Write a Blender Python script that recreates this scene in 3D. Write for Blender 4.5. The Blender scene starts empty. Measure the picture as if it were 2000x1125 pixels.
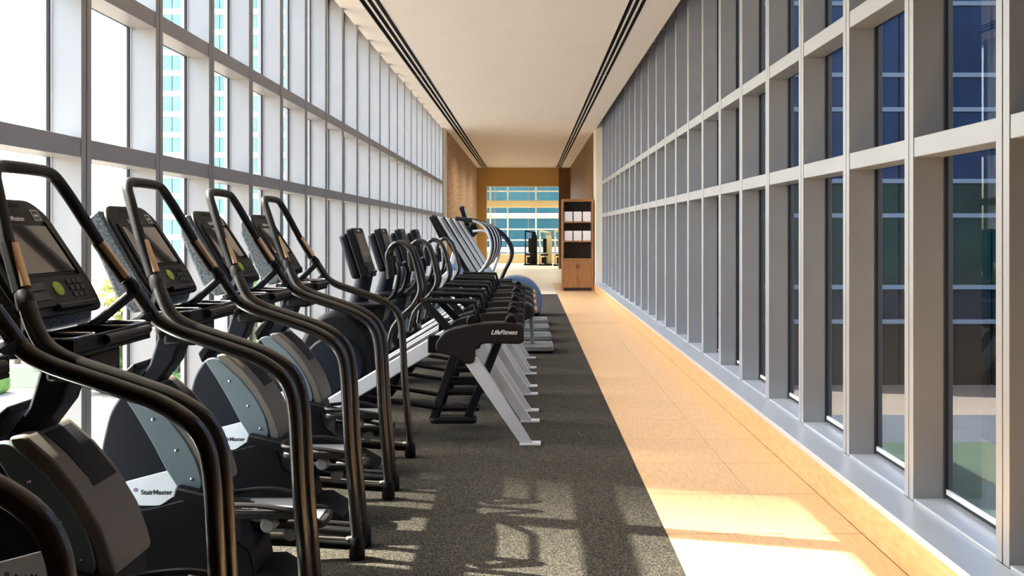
import bpy, bmesh, math, random
from mathutils import Vector, Matrix

random.seed(7)
scene = bpy.context.scene
C = scene.collection
PI = math.pi

# ------------------------------------------------------------------ camera
F_PX = 1660.0
cam_d = bpy.data.cameras.new('camera'); cam = bpy.data.objects.new('camera', cam_d); C.objects.link(cam)
cam.location = (0, 0, 1.45); cam.rotation_euler = (PI/2, 0, 0)
cam_d.sensor_width = 36; cam_d.lens = F_PX/2000*36
cam_d.shift_x = -32/2000; cam_d.shift_y = -110.5/2000
cam_d.clip_start = 0.05; cam_d.clip_end = 1500
scene.camera = cam

# ------------------------------------------------------------------ sky, sun, exposure
world = bpy.data.worlds.new('sky'); scene.world = world; world.use_nodes = True
wn = world.node_tree; bg = wn.nodes['Background']
sky = wn.nodes.new('ShaderNodeTexSky'); sky.sky_type = 'NISHITA'; sky.sun_disc = False
sky.sun_elevation = math.radians(45.5); sky.sun_rotation = math.radians(-77); sky.air_density = 1.0; sky.dust_density = 3.5; sky.ozone_density = 1.0
wn.links.new(sky.outputs[0], bg.inputs[0]); bg.inputs[1].default_value = 0.75
sun_d = bpy.data.lights.new('sun', 'SUN'); sun = bpy.data.objects.new('sun', sun_d); C.objects.link(sun)
sun_d.energy = 20; sun_d.angle = math.radians(0.6); sun_d.color = (1, 0.93, 0.8)
sun.rotation_euler = Vector((1, -0.23, -1.046)).to_track_quat('-Z', 'Y').to_euler()
vs = scene.view_settings
vs.view_transform = 'Standard'; vs.look = 'None'; vs.gamma = 1; vs.use_curve_mapping = False; vs.exposure = 1.1
cy = scene.cycles
cy.use_denoising = True; cy.transparent_max_bounces = 24; cy.max_bounces = 10; cy.diffuse_bounces = 6; cy.sample_clamp_indirect = 6

# ------------------------------------------------------------------ materials
M = {}
def mat(name, col, rough=0.5, metal=0.0, spec=0.5, noise=0.0, nscale=20.0, stretch=(1, 1, 1), bump=0.0, col2=None, emit=None, contrast=(0.3, 0.7), coat=0.0):
    m = bpy.data.materials.new(name); m.use_nodes = True; M[name] = m
    nt = m.node_tree; b = nt.nodes['Principled BSDF']
    b.inputs['Base Color'].default_value = (*col, 1); b.inputs['Roughness'].default_value = rough
    b.inputs['Metallic'].default_value = metal; b.inputs['Specular IOR Level'].default_value = spec
    b.inputs['Coat Weight'].default_value = coat
    if emit:
        b.inputs['Emission Color'].default_value = (*emit[0], 1); b.inputs['Emission Strength'].default_value = emit[1]
    g = nt.nodes.new('ShaderNodeNewGeometry'); mp = nt.nodes.new('ShaderNodeMapping')
    mp.inputs['Scale'].default_value = stretch
    nt.links.new(g.outputs['Position'], mp.inputs['Vector'])
    n = nt.nodes.new('ShaderNodeTexNoise'); n.inputs['Scale'].default_value = nscale; n.inputs['Detail'].default_value = 4
    nt.links.new(mp.outputs[0], n.inputs['Vector'])
    r = nt.nodes.new('ShaderNodeValToRGB'); r.color_ramp.elements[0].position, r.color_ramp.elements[1].position = contrast
    c2 = col2 if col2 else tuple(max(0, c*(1-noise)) for c in col)
    r.color_ramp.elements[0].color = (*c2, 1); r.color_ramp.elements[1].color = (*col, 1)
    nt.links.new(n.outputs['Fac'], r.inputs['Fac']); nt.links.new(r.outputs[0], b.inputs['Base Color'])
    if bump:
        bp = nt.nodes.new('ShaderNodeBump'); bp.inputs['Strength'].default_value = bump; bp.inputs['Distance'].default_value = 0.004
        nt.links.new(n.outputs['Fac'], bp.inputs['Height']); nt.links.new(bp.outputs[0], b.inputs['Normal'])
    return m

def glass(name, tint, r0=0.04):
    m = bpy.data.materials.new(name); m.use_nodes = True; M[name] = m
    nt = m.node_tree; nt.nodes.clear()
    out = nt.nodes.new('ShaderNodeOutputMaterial'); mix = nt.nodes.new('ShaderNodeMixShader')
    tr = nt.nodes.new('ShaderNodeBsdfTransparent'); gl = nt.nodes.new('ShaderNodeBsdfGlossy')
    tr.inputs[0].default_value = (*tint, 1); gl.inputs['Roughness'].default_value = 0.0
    g = nt.nodes.new('ShaderNodeNewGeometry'); d = nt.nodes.new('ShaderNodeVectorMath'); d.operation = 'DOT_PRODUCT'
    nt.links.new(g.outputs['Incoming'], d.inputs[0]); nt.links.new(g.outputs['Normal'], d.inputs[1])
    def op(o, a, b=None):
        k = nt.nodes.new('ShaderNodeMath'); k.operation = o
        for i, v in enumerate((a, b)):
            if v is None: continue
            if isinstance(v, (int, float)): k.inputs[i].default_value = v
            else: nt.links.new(v, k.inputs[i])
        return k.outputs[0]
    c = op('ABSOLUTE', d.outputs['Value']); c = op('SUBTRACT', 1.0, c); c = op('POWER', c, 5.0)
    c = op('MULTIPLY', c, 1-r0); c = op('ADD', c, r0)
    nt.links.new(c, mix.inputs[0]); nt.links.new(tr.outputs[0], mix.inputs[1]); nt.links.new(gl.outputs[0], mix.inputs[2])
    nt.links.new(mix.outputs[0], out.inputs[0])
    return m

mat('wood_tile', (0.75, 0.49, 0.26), 0.34, noise=0.0, nscale=6, stretch=(13, 1.5, 1), col2=(0.60, 0.36, 0.17), contrast=(0.25, 0.62))
mat('wood_base', (0.60, 0.37, 0.18), 0.4, nscale=6, stretch=(2, 1.6, 6), col2=(0.46, 0.25, 0.10), contrast=(0.25, 0.65))
mat('grout', (0.25, 0.13, 0.05), 0.8, noise=0.2)
mat('rubber', (0.108, 0.095, 0.070), 0.95, spec=0.15, nscale=150, col2=(0.014, 0.013, 0.011), bump=0.5, contrast=(0.42, 0.68))
mat('ceiling', (0.86, 0.79, 0.69), 0.7, noise=0.03, nscale=2)
mat('diffuser_blade', (0.78, 0.74, 0.66), 0.5, noise=0.05)
mat('dark_void', (0.012, 0.012, 0.012), 0.9, noise=0.2)
mat('alu', (0.375, 0.375, 0.375), 0.42, metal=0.25, noise=0.06, nscale=3)
mat('alu_sill', (0.56, 0.60, 0.64), 0.28, metal=0.35, noise=0.07, nscale=3)
mat('gasket', (0.012, 0.012, 0.014), 0.6, noise=0.3)
mat('bead', (0.7, 0.73, 0.74), 0.4, noise=0.05)
glass('glass_clear', (0.965, 0.985, 0.98))
glass('glass_tint', (0.66, 0.71, 0.74), 0.055)
mat('cream', (0.82, 0.76, 0.62), 0.7, noise=0.04)
mat('brick', (0.55, 0.36, 0.20), 0.7, nscale=3, stretch=(1, 0.4, 12), col2=(0.40, 0.24, 0.12), contrast=(0.4, 0.6))
mat('dark_wood', (0.23, 0.115, 0.045), 0.5, nscale=5, stretch=(1.5, 1.5, 8), col2=(0.12, 0.055, 0.02))
mat('cabinet_wood', (0.42, 0.19, 0.07), 0.4, nscale=7, stretch=(6, 6, 0.7), col2=(0.27, 0.11, 0.035))
mat('fill_lens', (0.9, 0.85, 0.7), 0.4, noise=0.02, emit=((1, 0.88, 0.7), 0.5))
mat('cabinet_inside', (0.035, 0.022, 0.016), 0.6, noise=0.3)
mat('towel', (0.92, 0.86, 0.85), 0.9, noise=0.06, nscale=60, bump=0.3)
mat('black', (0.005, 0.005, 0.006), 0.42, spec=0.2, noise=0.25, nscale=30)
mat('rail', (0.012, 0.011, 0.010), 0.27, noise=0.2, nscale=40, coat=0.25)
mat('foam', (0.007, 0.007, 0.008), 0.45, spec=0.3, noise=0.25, nscale=60, bump=0.15)
mat('navy', (0.006, 0.009, 0.016), 0.45, spec=0.2, noise=0.2, nscale=8)
mat('teal_grey', (0.12, 0.165, 0.18), 0.42, noise=0.1, nscale=8)
mat('taupe', (0.135, 0.12, 0.095), 0.45, noise=0.12, nscale=8)
mat('shell_grey', (0.15, 0.18, 0.195), 0.5, nscale=110, col2=(0.06, 0.075, 0.085), bump=0.4, contrast=(0.45, 0.55))
mat('label_white', (0.84, 0.90, 0.92), 0.35, noise=0.06)
mat('print_white', (0.8, 0.8, 0.78), 0.5, noise=0.02)
mat('print_dark', (0.03, 0.03, 0.035), 0.5, noise=0.1)
mat('print_pink', (0.32, 0.22, 0.35), 0.5, noise=0.1)
mat('screen', (0.05, 0.045, 0.04), 0.12, noise=0.1, spec=0.9, coat=0.6)
mat('screen_teal', (0.05, 0.085, 0.085), 0.15, noise=0.15, spec=0.8)
mat('key', (0.05, 0.052, 0.05), 0.5, noise=0.2)
mat('green_key', (0.42, 0.55, 0.05), 0.4, nscale=80, col2=(0.22, 0.38, 0.03))
mat('sensor', (0.62, 0.45, 0.28), 0.3, metal=0.8, noise=0.12, nscale=30)
mat('chrome', (0.75, 0.75, 0.75), 0.22, metal=1.0, noise=0.05)
mat('white_metal', (0.68, 0.69, 0.71), 0.35, noise=0.05, nscale=6)
mat('silver', (0.62, 0.66, 0.68), 0.3, metal=0.5, noise=0.08, nscale=6)
mat('grey_plastic', (0.22, 0.24, 0.24), 0.45, noise=0.1)
mat('housing', (0.016, 0.014, 0.014), 0.42, spec=0.3, noise=0.15, nscale=12)
mat('blue_shroud', (0.11, 0.17, 0.30), 0.35, noise=0.12, nscale=5)
mat('orange', (0.75, 0.36, 0.07), 0.4, noise=0.1)
mat('tan_machine', (0.60, 0.52, 0.30), 0.5, noise=0.12, nscale=5)
mat('yellow_wall', (0.62, 0.40, 0.13), 0.7, noise=0.06)
mat('beige_wall', (0.60, 0.48, 0.27), 0.7, noise=0.06)
mat('pale_floor', (0.80, 0.73, 0.58), 0.35, noise=0.06, nscale=2)
mat('tower_band', (0.46, 0.50, 0.50), 0.6, noise=0.05, nscale=0.3)
mat('tower_glass', (0.22, 0.38, 0.35), 0.3, nscale=0.35, col2=(0.15, 0.29, 0.27), spec=0.3)
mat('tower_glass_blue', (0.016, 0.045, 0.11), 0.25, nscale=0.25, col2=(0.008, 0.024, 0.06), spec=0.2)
mat('tower_reflect_green', (0.012, 0.05, 0.04), 0.25, nscale=0.25, col2=(0.012, 0.025, 0.02), spec=0.15)
mat('tower_glass_brown', (0.035, 0.027, 0.018), 0.3, nscale=0.35, col2=(0.02, 0.016, 0.012), spec=0.12)  # on the lower office rows this brown stands for a reflection
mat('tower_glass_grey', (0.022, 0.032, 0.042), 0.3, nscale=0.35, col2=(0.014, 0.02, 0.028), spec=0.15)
mat('blue_band', (0.22, 0.26, 0.30), 0.6, noise=0.05, nscale=0.3)
mat('teal_far', (0.018, 0.10, 0.12), 0.25, nscale=0.12, col2=(0.008, 0.055, 0.085), spec=0.25)
mat('stone', (0.25, 0.18, 0.12), 0.85, noise=0.2, nscale=0.6)
mat('concrete', (0.42, 0.40, 0.38), 0.8, noise=0.1, nscale=0.5)
mat('pavement', (0.30, 0.25, 0.20), 0.85, noise=0.12, nscale=0.4)
mat('plaza', (0.11, 0.08, 0.062), 0.85, noise=0.15, nscale=0.5)
mat('asphalt', (0.03, 0.033, 0.042), 0.85, noise=0.2, nscale=0.6)
mat('lawn', (0.014, 0.028, 0.011), 0.9, nscale=0.5, col2=(0.008, 0.02, 0.010))
mat('leaf_green', (0.16, 0.30, 0.06), 0.6, nscale=1.5, col2=(0.06, 0.17, 0.03))
mat('leaf_yellow', (0.50, 0.44, 0.10), 0.6, nscale=1.5, col2=(0.27, 0.29, 0.06))
mat('bark', (0.13, 0.09, 0.06), 0.9, noise=0.3)
mat('car_white', (0.75, 0.75, 0.75), 0.3, noise=0.03, coat=0.5)
mat('car_glass', (0.02, 0.025, 0.03), 0.1, noise=0.1)

# ------------------------------------------------------------------ mesh helpers
def rnd(pts, r, n=4):
    """fillet the corners of a closed polygon"""
    out = []; N = len(pts)
    for i in range(N):
        p0 = Vector(pts[i-1]); p = Vector(pts[i]); p1 = Vector(pts[(i+1) % N])
        a, b = p0-p, p1-p
        rr = min(r, a.length*0.45, b.length*0.45)
        A = p + a.normalized()*rr; B = p + b.normalized()*rr
        for k in range(n+1):
            t = k/n
            out.append(tuple(A*(1-t)**2 + p*2*t*(1-t) + B*t*t))
    return out

def cr(pts, n=6):
    """Catmull-Rom through the points"""
    P = [Vector(p) for p in pts]; P = [P[0]*2-P[1]] + P + [P[-1]*2-P[-2]]
    out = []
    for i in range(1, len(P)-2):
        for k in range(n):
            t = k/n; a, b, c, d = P[i-1], P[i], P[i+1], P[i+2]
            out.append(0.5*((2*b)+(c-a)*t+(2*a-5*b+4*c-d)*t*t+(3*b-a-3*c+d)*t**3))
    out.append(P[-2]); return out

class MB:
    def __init__(s): s.v = []; s.f = []
    def box(s, x0, x1, y0, y1, z0, z1):
        i = len(s.v)
        s.v += [(x0,y0,z0),(x1,y0,z0),(x1,y1,z0),(x0,y1,z0),(x0,y0,z1),(x1,y0,z1),(x1,y1,z1),(x0,y1,z1)]
        s.f += [(i+a,i+b,i+c,i+d) for a,b,c,d in ((0,3,2,1),(4,5,6,7),(0,1,5,4),(1,2,6,5),(2,3,7,6),(3,0,4,7))]
        return s
    def bar(s, p, q, w, h, up=(0, 0, 1)):
        """box bar from p to q; w across, h along the up direction"""
        p, q = Vector(p), Vector(q); d = (q-p).normalized(); u = Vector(up)
        sx = d.cross(u).normalized(); u = sx.cross(d).normalized(); i = len(s.v)
        for e in (p, q):
            for a, b in ((-1,-1),(1,-1),(1,1),(-1,1)): s.v.append(tuple(e + sx*a*w/2 + u*b*h/2))
        s.f += [(i,i+1,i+2,i+3),(i+7,i+6,i+5,i+4)] + [(i+k,i+4+k,i+4+(k+1)%4,i+(k+1)%4) for k in range(4)]
        return s
    def prism(s, pts, y0, y1):
        """outline in XZ pushed along Y"""
        i = len(s.v); n = len(pts)
        s.v += [(p[0], y0, p[1]) for p in pts] + [(p[0], y1, p[1]) for p in pts]
        s.f += [tuple(range(i, i+n)), tuple(range(i+2*n-1, i+n-1, -1))]
        s.f += [(i+k, i+n+k, i+n+(k+1) % n, i+(k+1) % n) for k in range(n)]
        return s
    def slab(s, pts, z0, z1):
        """outline in XY pushed along Z"""
        i = len(s.v); n = len(pts)
        s.v += [(p[0], p[1], z0) for p in pts] + [(p[0], p[1], z1) for p in pts]
        s.f += [tuple(range(i+n-1, i-1, -1)), tuple(range(i+n, i+2*n))]
        s.f += [(i+k, i+(k+1) % n, i+n+(k+1) % n, i+n+k) for k in range(n)]
        return s
    def tube(s, path, r, n=12, closed=False):
        P = [Vector(p) for p in path]; i0 = len(s.v); N = len(P)
        R = r if isinstance(r, (list, tuple)) else [r]*N
        nrm = None
        for k, p in enumerate(P):
            if closed: d = (P[(k+1) % N]-P[k-1]).normalized()
            else: d = (P[min(k+1, N-1)]-P[max(k-1, 0)]).normalized()
            if nrm is None:
                nrm = d.orthogonal().normalized()
            nrm = (nrm - d*nrm.dot(d)).normalized(); b = d.cross(nrm)
            for j in range(n):
                a = 2*PI*j/n; s.v.append(tuple(p + (nrm*math.cos(a)+b*math.sin(a))*R[k]))
        K = N if closed else N-1
        for k in range(K):
            for j in range(n):
                a = i0+k*n; c = i0+((k+1) % N)*n
                s.f.append((a+j, a+(j+1) % n, c+(j+1) % n, c+j))
        if not closed:
            s.f.append(tuple(i0+j for j in range(n-1, -1, -1))); s.f.append(tuple(i0+(N-1)*n+j for j in range(n)))
        return s
    def lathe(s, prof, c=(0, 0, 0), axis='Z', n=20):
        """profile of (radius, height) turned about an axis"""
        i = len(s.v)
        for r, h in prof:
            for j in range(n):
                a = 2*PI*j/n; x, y = r*math.cos(a), r*math.sin(a)
                q = {'Z': (x, y, h), 'Y': (x, h, y), 'X': (h, x, y)}[axis]
                s.v.append((c[0]+q[0], c[1]+q[1], c[2]+q[2]))
        for k in range(len(prof)-1):
            for j in range(n):
                s.f.append((i+k*n+j, i+k*n+(j+1) % n, i+(k+1)*n+(j+1) % n, i+(k+1)*n+j))
        s.f.append(tuple(i+j for j in range(n-1, -1, -1))); s.f.append(tuple(i+(len(prof)-1)*n+j for j in range(n)))
        return s
    def mesh(s, name, angle=35):
        me = bpy.data.meshes.new(name); me.from_pydata(s.v, [], s.f)
        bm = bmesh.new(); bm.from_mesh(me); bmesh.ops.recalc_face_normals(bm, faces=bm.faces); bm.to_mesh(me); bm.free()
        me.polygons.foreach_set('use_smooth', [True]*len(me.polygons)); me.set_sharp_from_angle(angle=math.radians(angle))
        return me
    def build(s, name, m, parent=None, bevel=0.0, mtx=None):
        me = s.mesh(name); me.materials.append(M[m])
        return link(name, me, parent, bevel, mtx)

def link(name, me, parent=None, bevel=0.0, mtx=None):
    o = bpy.data.objects.new(name, me); C.objects.link(o)
    if parent: o.parent = parent
    if mtx is not None: o.matrix_local = mtx
    if bevel:
        b = o.modifiers.new('bevel', 'BEVEL'); b.width = bevel; b.segments = 2; b.limit_method = 'ANGLE'; b.angle_limit = math.radians(40)
    return o

def tag(o, label, cat, group=None, kind=None):
    o['label'] = label; o['category'] = cat
    if group: o['group'] = group
    if kind: o['kind'] = kind
    return o

def empty(name, loc=(0, 0, 0), rz=0.0):
    o = bpy.data.objects.new(name, None); C.objects.link(o); o.location = loc; o.rotation_euler = (0, 0, rz)
    o.empty_display_size = 0.1
    return o

def copy_tree(o, parent=None):
    c = o.copy(); C.objects.link(c)
    if parent is not None: c.parent = parent
    for ch in list(o.children): copy_tree(ch, c)
    return c

def text_mesh(s, size, m, shear=0.0, bold=0.0):
    cu = bpy.data.curves.new('lettering', 'FONT'); cu.body = s; cu.size = size; cu.extrude = 0.0006; cu.shear = shear
    cu.align_x = 'CENTER'; cu.align_y = 'CENTER'; cu.offset = bold; cu.resolution_u = 3
    t = bpy.data.objects.new('lettering', cu); C.objects.link(t)
    bpy.context.view_layer.update()
    me = bpy.data.meshes.new_from_object(t.evaluated_get(bpy.context.evaluated_depsgraph_get()))
    bpy.data.objects.remove(t); bpy.data.curves.remove(cu); me.materials.clear(); me.materials.append(M[m])
    return me

def struct(name, mb, m, label, cat, bevel=0.0):
    return tag(mb.build(name, m, None, bevel), label, cat, kind='structure')

# ------------------------------------------------------------------ dimensions of the corridor
XL, XR = -2.05, 1.765            # mullion front planes
GD = 0.14                        # depth of the mullions in front of the glass
ZC = 3.915                       # ceiling
ZS = 0.213                       # sill
MY0, MP, MW = 3.9, 0.78, 0.09    # a mullion's near edge, pitch, width
YEND = 20.5
T1, T2 = 1.835, 2.615            # transom centres
XB = 1.60                        # baseboard front
XM = 0.664                       # edge of the rubber mat
YH = 33.0                        # header at the end of the corridor
YW = 39.0                        # window wall of the far room

# ------------------------------------------------------------------ floor
floor = struct('floor', MB().box(-2.6, 2.2, -1.5, YH, -0.35, -0.012), 'grout', 'wooden tiled walkway beside the black rubber mat', 'floor')
ty = -1.5; rows = []
while ty < 13.2:
    rows.append(ty); ty += 0.62
tA = MB().box(0, 1.23-XM-0.004, 0, 0.615, -0.012, 0.0).mesh('floor_tile'); tA.materials.append(M['wood_tile'])
tB = MB().box(0, XB-1.23, 0, 0.615, -0.012, 0.0).mesh('floor_tile'); tB.materials.append(M['wood_tile'])
for y in rows:
    for me, x in ((tA, XM), (tB, 1.23)):
        o = link('floor_tile', me, floor, 0.0015); o.location = (x, y, 0)
far = MB().box(XM, XB, ty, 20.4, -0.012, 0.0); far.box(XM, XB, 20.4, 24, -0.012, 0.0)
far.build('far_floor_boards', 'wood_tile', floor)
MB().box(-2.1, XM, 19.6, 24, -0.012, 0.0).box(-2.1, XB, 24, YH, -0.012, 0.0).build('pale_floor_section', 'pale_floor', floor)
m = MB().box(-2.08, XM-0.003, -1.5, 19.6, -0.012, 0.004)
tag(m.build('rubber_mat', 'rubber'), 'black speckled rubber mat running under all the exercise machines', 'mat', kind='structure')

# ------------------------------------------------------------------ window walls
def window_wall(name, side, k0, label, pane_mat):
    """side -1: left wall, +1: right wall; local construction in world coordinates"""
    root = empty(name); tag(root, label, 'window', kind='structure')
    X = XL if side < 0 else XR
    sx = side
    def xr(a, b): a, b = X+sx*a, X+sx*b; return (min(a, b), max(a, b))
    n = int(round((20.28-MY0)/MP))
    # one mullion: two leaves with a groove down the front
    w, g = MW, 0.008
    prof = [(0, 0), (w/2-g/2, 0), (w/2-g/2, 0.012), (w/2+g/2, 0.012), (w/2+g/2, 0), (w, 0), (w, GD), (w-0.012, GD), (w-0.012, GD+0.05), (0.012, GD+0.05), (0.012, GD), (0, GD)]
    mm = MB(); pts = [(sx*d, y) for y, d in prof]
    mm.slab(pts, ZS, ZC+0.3)
    me = mm.mesh('mullion'); me.materials.append(M['alu'])
    tm = {}
    for zc in (T1, T2):
        t = MB(); a, b = sorted((sx*0.004, sx*GD)); t.box(a, b, 0, MP-MW, -0.045, 0.045)
        a, b = sorted((sx*GD, sx*(GD+0.045))); t.box(a, b, 0, MP-MW, -0.03, 0.03)
        tm[zc] = t.mesh('transom'); tm[zc].materials.append(M['alu'])
    spans = [(ZS+0.02, T1-0.03), (T1+0.03, T2-0.03), (T2+0.03, ZC+0.28)]
    pm, gm, bm_ = [], [], []
    for z0, z1 in spans:
        a, b = sorted((sx*(GD+0.018), sx*(GD+0.030)))
        p = MB().box(a, b, 0.004, MP-MW-0.004, z0, z1).mesh('pane'); p.materials.append(M[pane_mat]); pm.append(p)
        a, b = sorted((sx*(GD+0.003), sx*(GD+0.016)))
        q = MB(); L = MP-MW
        q.box(a, b, 0, 0.012, z0, z1); q.box(a, b, L-0.012, L, z0, z1); q.box(a, b, 0.012, L-0.012, z0, z0+0.014); q.box(a, b, 0.012, L-0.012, z1-0.014, z1)
        q = q.mesh('gasket'); q.materials.append(M['gasket']); gm.append(q)
        r = MB(); r.box(*sorted((sx*(GD+0.006), sx*(GD+0.017))), 0.012, L-0.012, z0+0.014, z0+0.036)
        r = r.mesh('glazing_bead'); r.materials.append(M['bead']); bm_.append(r)
    sm = MB(); a, b = sorted((sx*0.003, sx*(GD+0.03))); sm.box(a, b, 0, MP-MW, ZS-0.03, ZS+0.012)
    sm = sm.mesh('sill_section'); sm.materials.append(M['alu_sill'])
    for k in range(k0, n+1):
        y = MY0 + MP*k
        o = link('mullion', me, root, 0.002); o.location = (X, y, 0)
        if k == n: break
        for zc in (T1, T2):
            o = link('transom', tm[zc], root, 0.003); o.location = (X, y+MW, zc)
        for arr, nm in ((pm, 'pane'), (gm, 'gasket')):
            for q in arr:
                o = link(nm, q, root); o.location = (X, y+MW, 0)
        o = link('glazing_bead', bm_[0], root); o.location = (X, y+MW, 0)
        o = link('sill_section', sm, root, 0.002); o.location = (X, y+MW, 0)
    ys = MY0+MP*k0
    a = XB-XR if side > 0 else -0.12
    x0, x1 = xr(a-0.012, 0.0)
    MB().box(x0, x1, ys, YEND, ZS-0.035, ZS).build('sill', 'alu_sill', root, 0.003)
    return root
window_wall('window_1', -1, -2, 'tall left window wall of narrow bays, blown out white daylight behind', 'glass_clear')
window_wall('window_2', 1, -2, 'tall right window wall of narrow bays with grey metal fins', 'glass_tint')

struct('baseboard_right', MB().box(XB, XB+0.03, -1.5, YEND+0.4, 0, ZS-0.035), 'wood_base', 'honey coloured wooden skirting under the right window wall', 'baseboard', 0.004)
struct('baseboard_left', MB().box(XL+0.09, XL+0.12, -1.5, YEND+0.4, 0, ZS-0.035), 'wood_base', 'wooden skirting under the left window wall behind the machines', 'baseboard', 0.004)
struct('trim_1', MB().box(XB+0.03, XR+0.25, -1.5, YEND, -0.3, ZS-0.035), 'concrete', 'solid kerb under the right window wall', 'trim')
struct('trim_2', MB().box(XL-0.25, XL+0.09, -1.5, YEND, -0.3, ZS-0.035), 'concrete', 'solid kerb under the left window wall', 'trim')
# near end of the corridor, behind the camera: solid wood lined walls
YS = MY0-3*MP
struct('wall_back', MB().box(-2.4, 2.1, -1.7, -1.5, -0.3, ZC+0.3), 'dark_wood', 'wood panelled wall closing the near end of the corridor', 'wall')
struct('wall_left', MB().box(XL-0.25, XL, -1.5, MY0-2*MP, ZS-0.035, ZC+0.3), 'dark_wood', 'wood panelled wall before the left window wall starts', 'wall')
struct('wall_right', MB().box(XR, XR+0.25, -1.5, MY0-2*MP, ZS-0.035, ZC+0.3), 'dark_wood', 'wood panelled wall before the right window wall starts', 'wall')

# ------------------------------------------------------------------ ceiling with slot diffusers
cl = empty('ceiling'); tag(cl, 'smooth cream ceiling of the corridor between two black slot lines', 'ceiling', kind='structure')
S1, S2 = (-1.815, -1.575), (1.065, 1.275)
for a, b in ((XL-0.02, S1[0]), (S1[1], S2[0]), (S2[1], 1.625)):
    MB().box(a, b, -1.5, YH, ZC, ZC+0.22).build('ceiling_panel', 'ceiling', cl, 0.004)
MB().box(XL-0.3, XR+0.3, -1.7, YH, ZC+0.3, ZC+0.5).build('roof_slab', 'concrete', cl)
MB().box(XL-0.29, XL-0.175, -1.7, YEND+0.4, ZC+0.035, ZC+0.3).build('shade_eave', 'bead', cl)  # overhang added to cut the sun short of the right skirting
MB().box(1.625, 1.645, -1.5, YEND, ZC+0.03, ZC+0.3).build('edge_strip', 'dark_void', cl)
for (a, b), where in ((S1, 'left, above the machines'), (S2, 'right, above the wooden walkway')):
    r = empty('slot_diffuser', ((a+b)/2, 0, ZC)); tag(r, 'long black triple slot ceiling air diffuser on the '+where, 'air diffuser', 'ceiling slot diffusers')
    w = b-a; h = w/2
    MB().box(-h, h, -1.5, YH-0.1, 0.10, 0.12).build('back_plate', 'dark_void', r)
    for s in (-1, 1):
        e = MB().box(*sorted((s*h, s*(h-0.012))), -1.5, YH-0.1, -0.003, 0.008); e.build('edge_frame', 'diffuser_blade', r)
        MB().box(*sorted((s*h, s*(h-0.010))), -1.5, YH-0.1, 0.008, 0.10).build('slot_wall', 'dark_void', r)
        MB().box(s*w*0.165-w*0.055, s*w*0.165+w*0.055, -1.5, YH-0.1, 0.0, 0.007).build('blade', 'diffuser_blade', r)
    for y in (5.9, 13.5, 22.0):
        MB().box(-h+0.012, h-0.012, y, y+0.012, 0.007, 0.02).build('cross_clip', 'grey_plastic', r)

# ------------------------------------------------------------------ far end of the corridor
struct('wall_end_left', MB().box(-2.40, -1.98, 20.9, YH+0.3, 0, ZC+0.3), 'brick', 'orange brown brick wall beyond the left window wall', 'wall')
struct('trim_3', MB().box(-2.35, -2.0, 20.28+MW, 20.9, 0, ZC+0.3), 'cream', 'narrow cream return at the end of the left window wall', 'trim')
struct('wall_end_right', MB().box(1.60, 1.95, 21.2, YH+0.3, 0, ZC+0.3), 'dark_wood', 'dark brown panelled wall above and behind the shelf cabinet', 'wall')
struct('trim_4', MB().box(1.62, 2.02, 20.28+MW, 21.2, 0, ZC+0.3), 'cream', 'white return between right window wall and shelf cabinet', 'trim')
struct('trim_5', MB().box(-2.0, -1.62, YH, YH+0.35, 0, ZC+0.3), 'yellow_wall', 'yellow brown jamb left of the opening to the far room', 'trim')
struct('trim_6', MB().box(1.18, 1.62, YH, YH+0.35, 0, ZC+0.3), 'dark_wood', 'brown jamb right of the opening to the far room', 'trim')
struct('trim_7', MB().box(-1.62, 1.18, YH, YH+0.35, 3.2, ZC+0.3), 'yellow_wall', 'golden brown header beam over the opening to the far room', 'trim')

# unseen ceiling lamps added to brighten the far end
def fillspot(x, y, z, power, label, spot=1.9):
    r = empty('fillspot', (x, y, z)); tag(r, label, 'fill lamp', 'added ceiling fill lights')
    MB().tube([(0.055*math.cos(a*PI/10), 0.055*math.sin(a*PI/10), -0.002) for a in range(20)], 0.008, 6, True).build('trim_ring', 'bead', r)
    MB().lathe([(0.05, 0.0), (0.05, 0.002)], (0, 0, 0), 'Z', 16).build('lens', 'fill_lens', r)
    d = bpy.data.lights.new('fillspot', 'SPOT'); d.energy = power; d.color = (1, 0.95, 0.84); d.spot_size = spot; d.spot_blend = 0.6; d.shadow_soft_size = 0.05
    o = bpy.data.objects.new('bulb', d); C.objects.link(o); o.parent = r; o.location = (0, 0, -0.02)
for x, y, lb in ((-0.35, 23.2, 'small added ceiling downlight nearest, before the brick wall section'), (-0.35, 26.2, 'second added ceiling downlight along the brick wall'),
                 (-0.35, 29.2, 'third added ceiling downlight along the brick wall')):
    fillspot(x, y, ZC, 95, lb, 2.7)
for x, lb in ((-1.0, 'left added ceiling downlight of the far room'), (1.0, 'right added ceiling downlight of the far room')):
    fillspot(x, 35.6, 4.0, 220, lb, 2.6)

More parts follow.
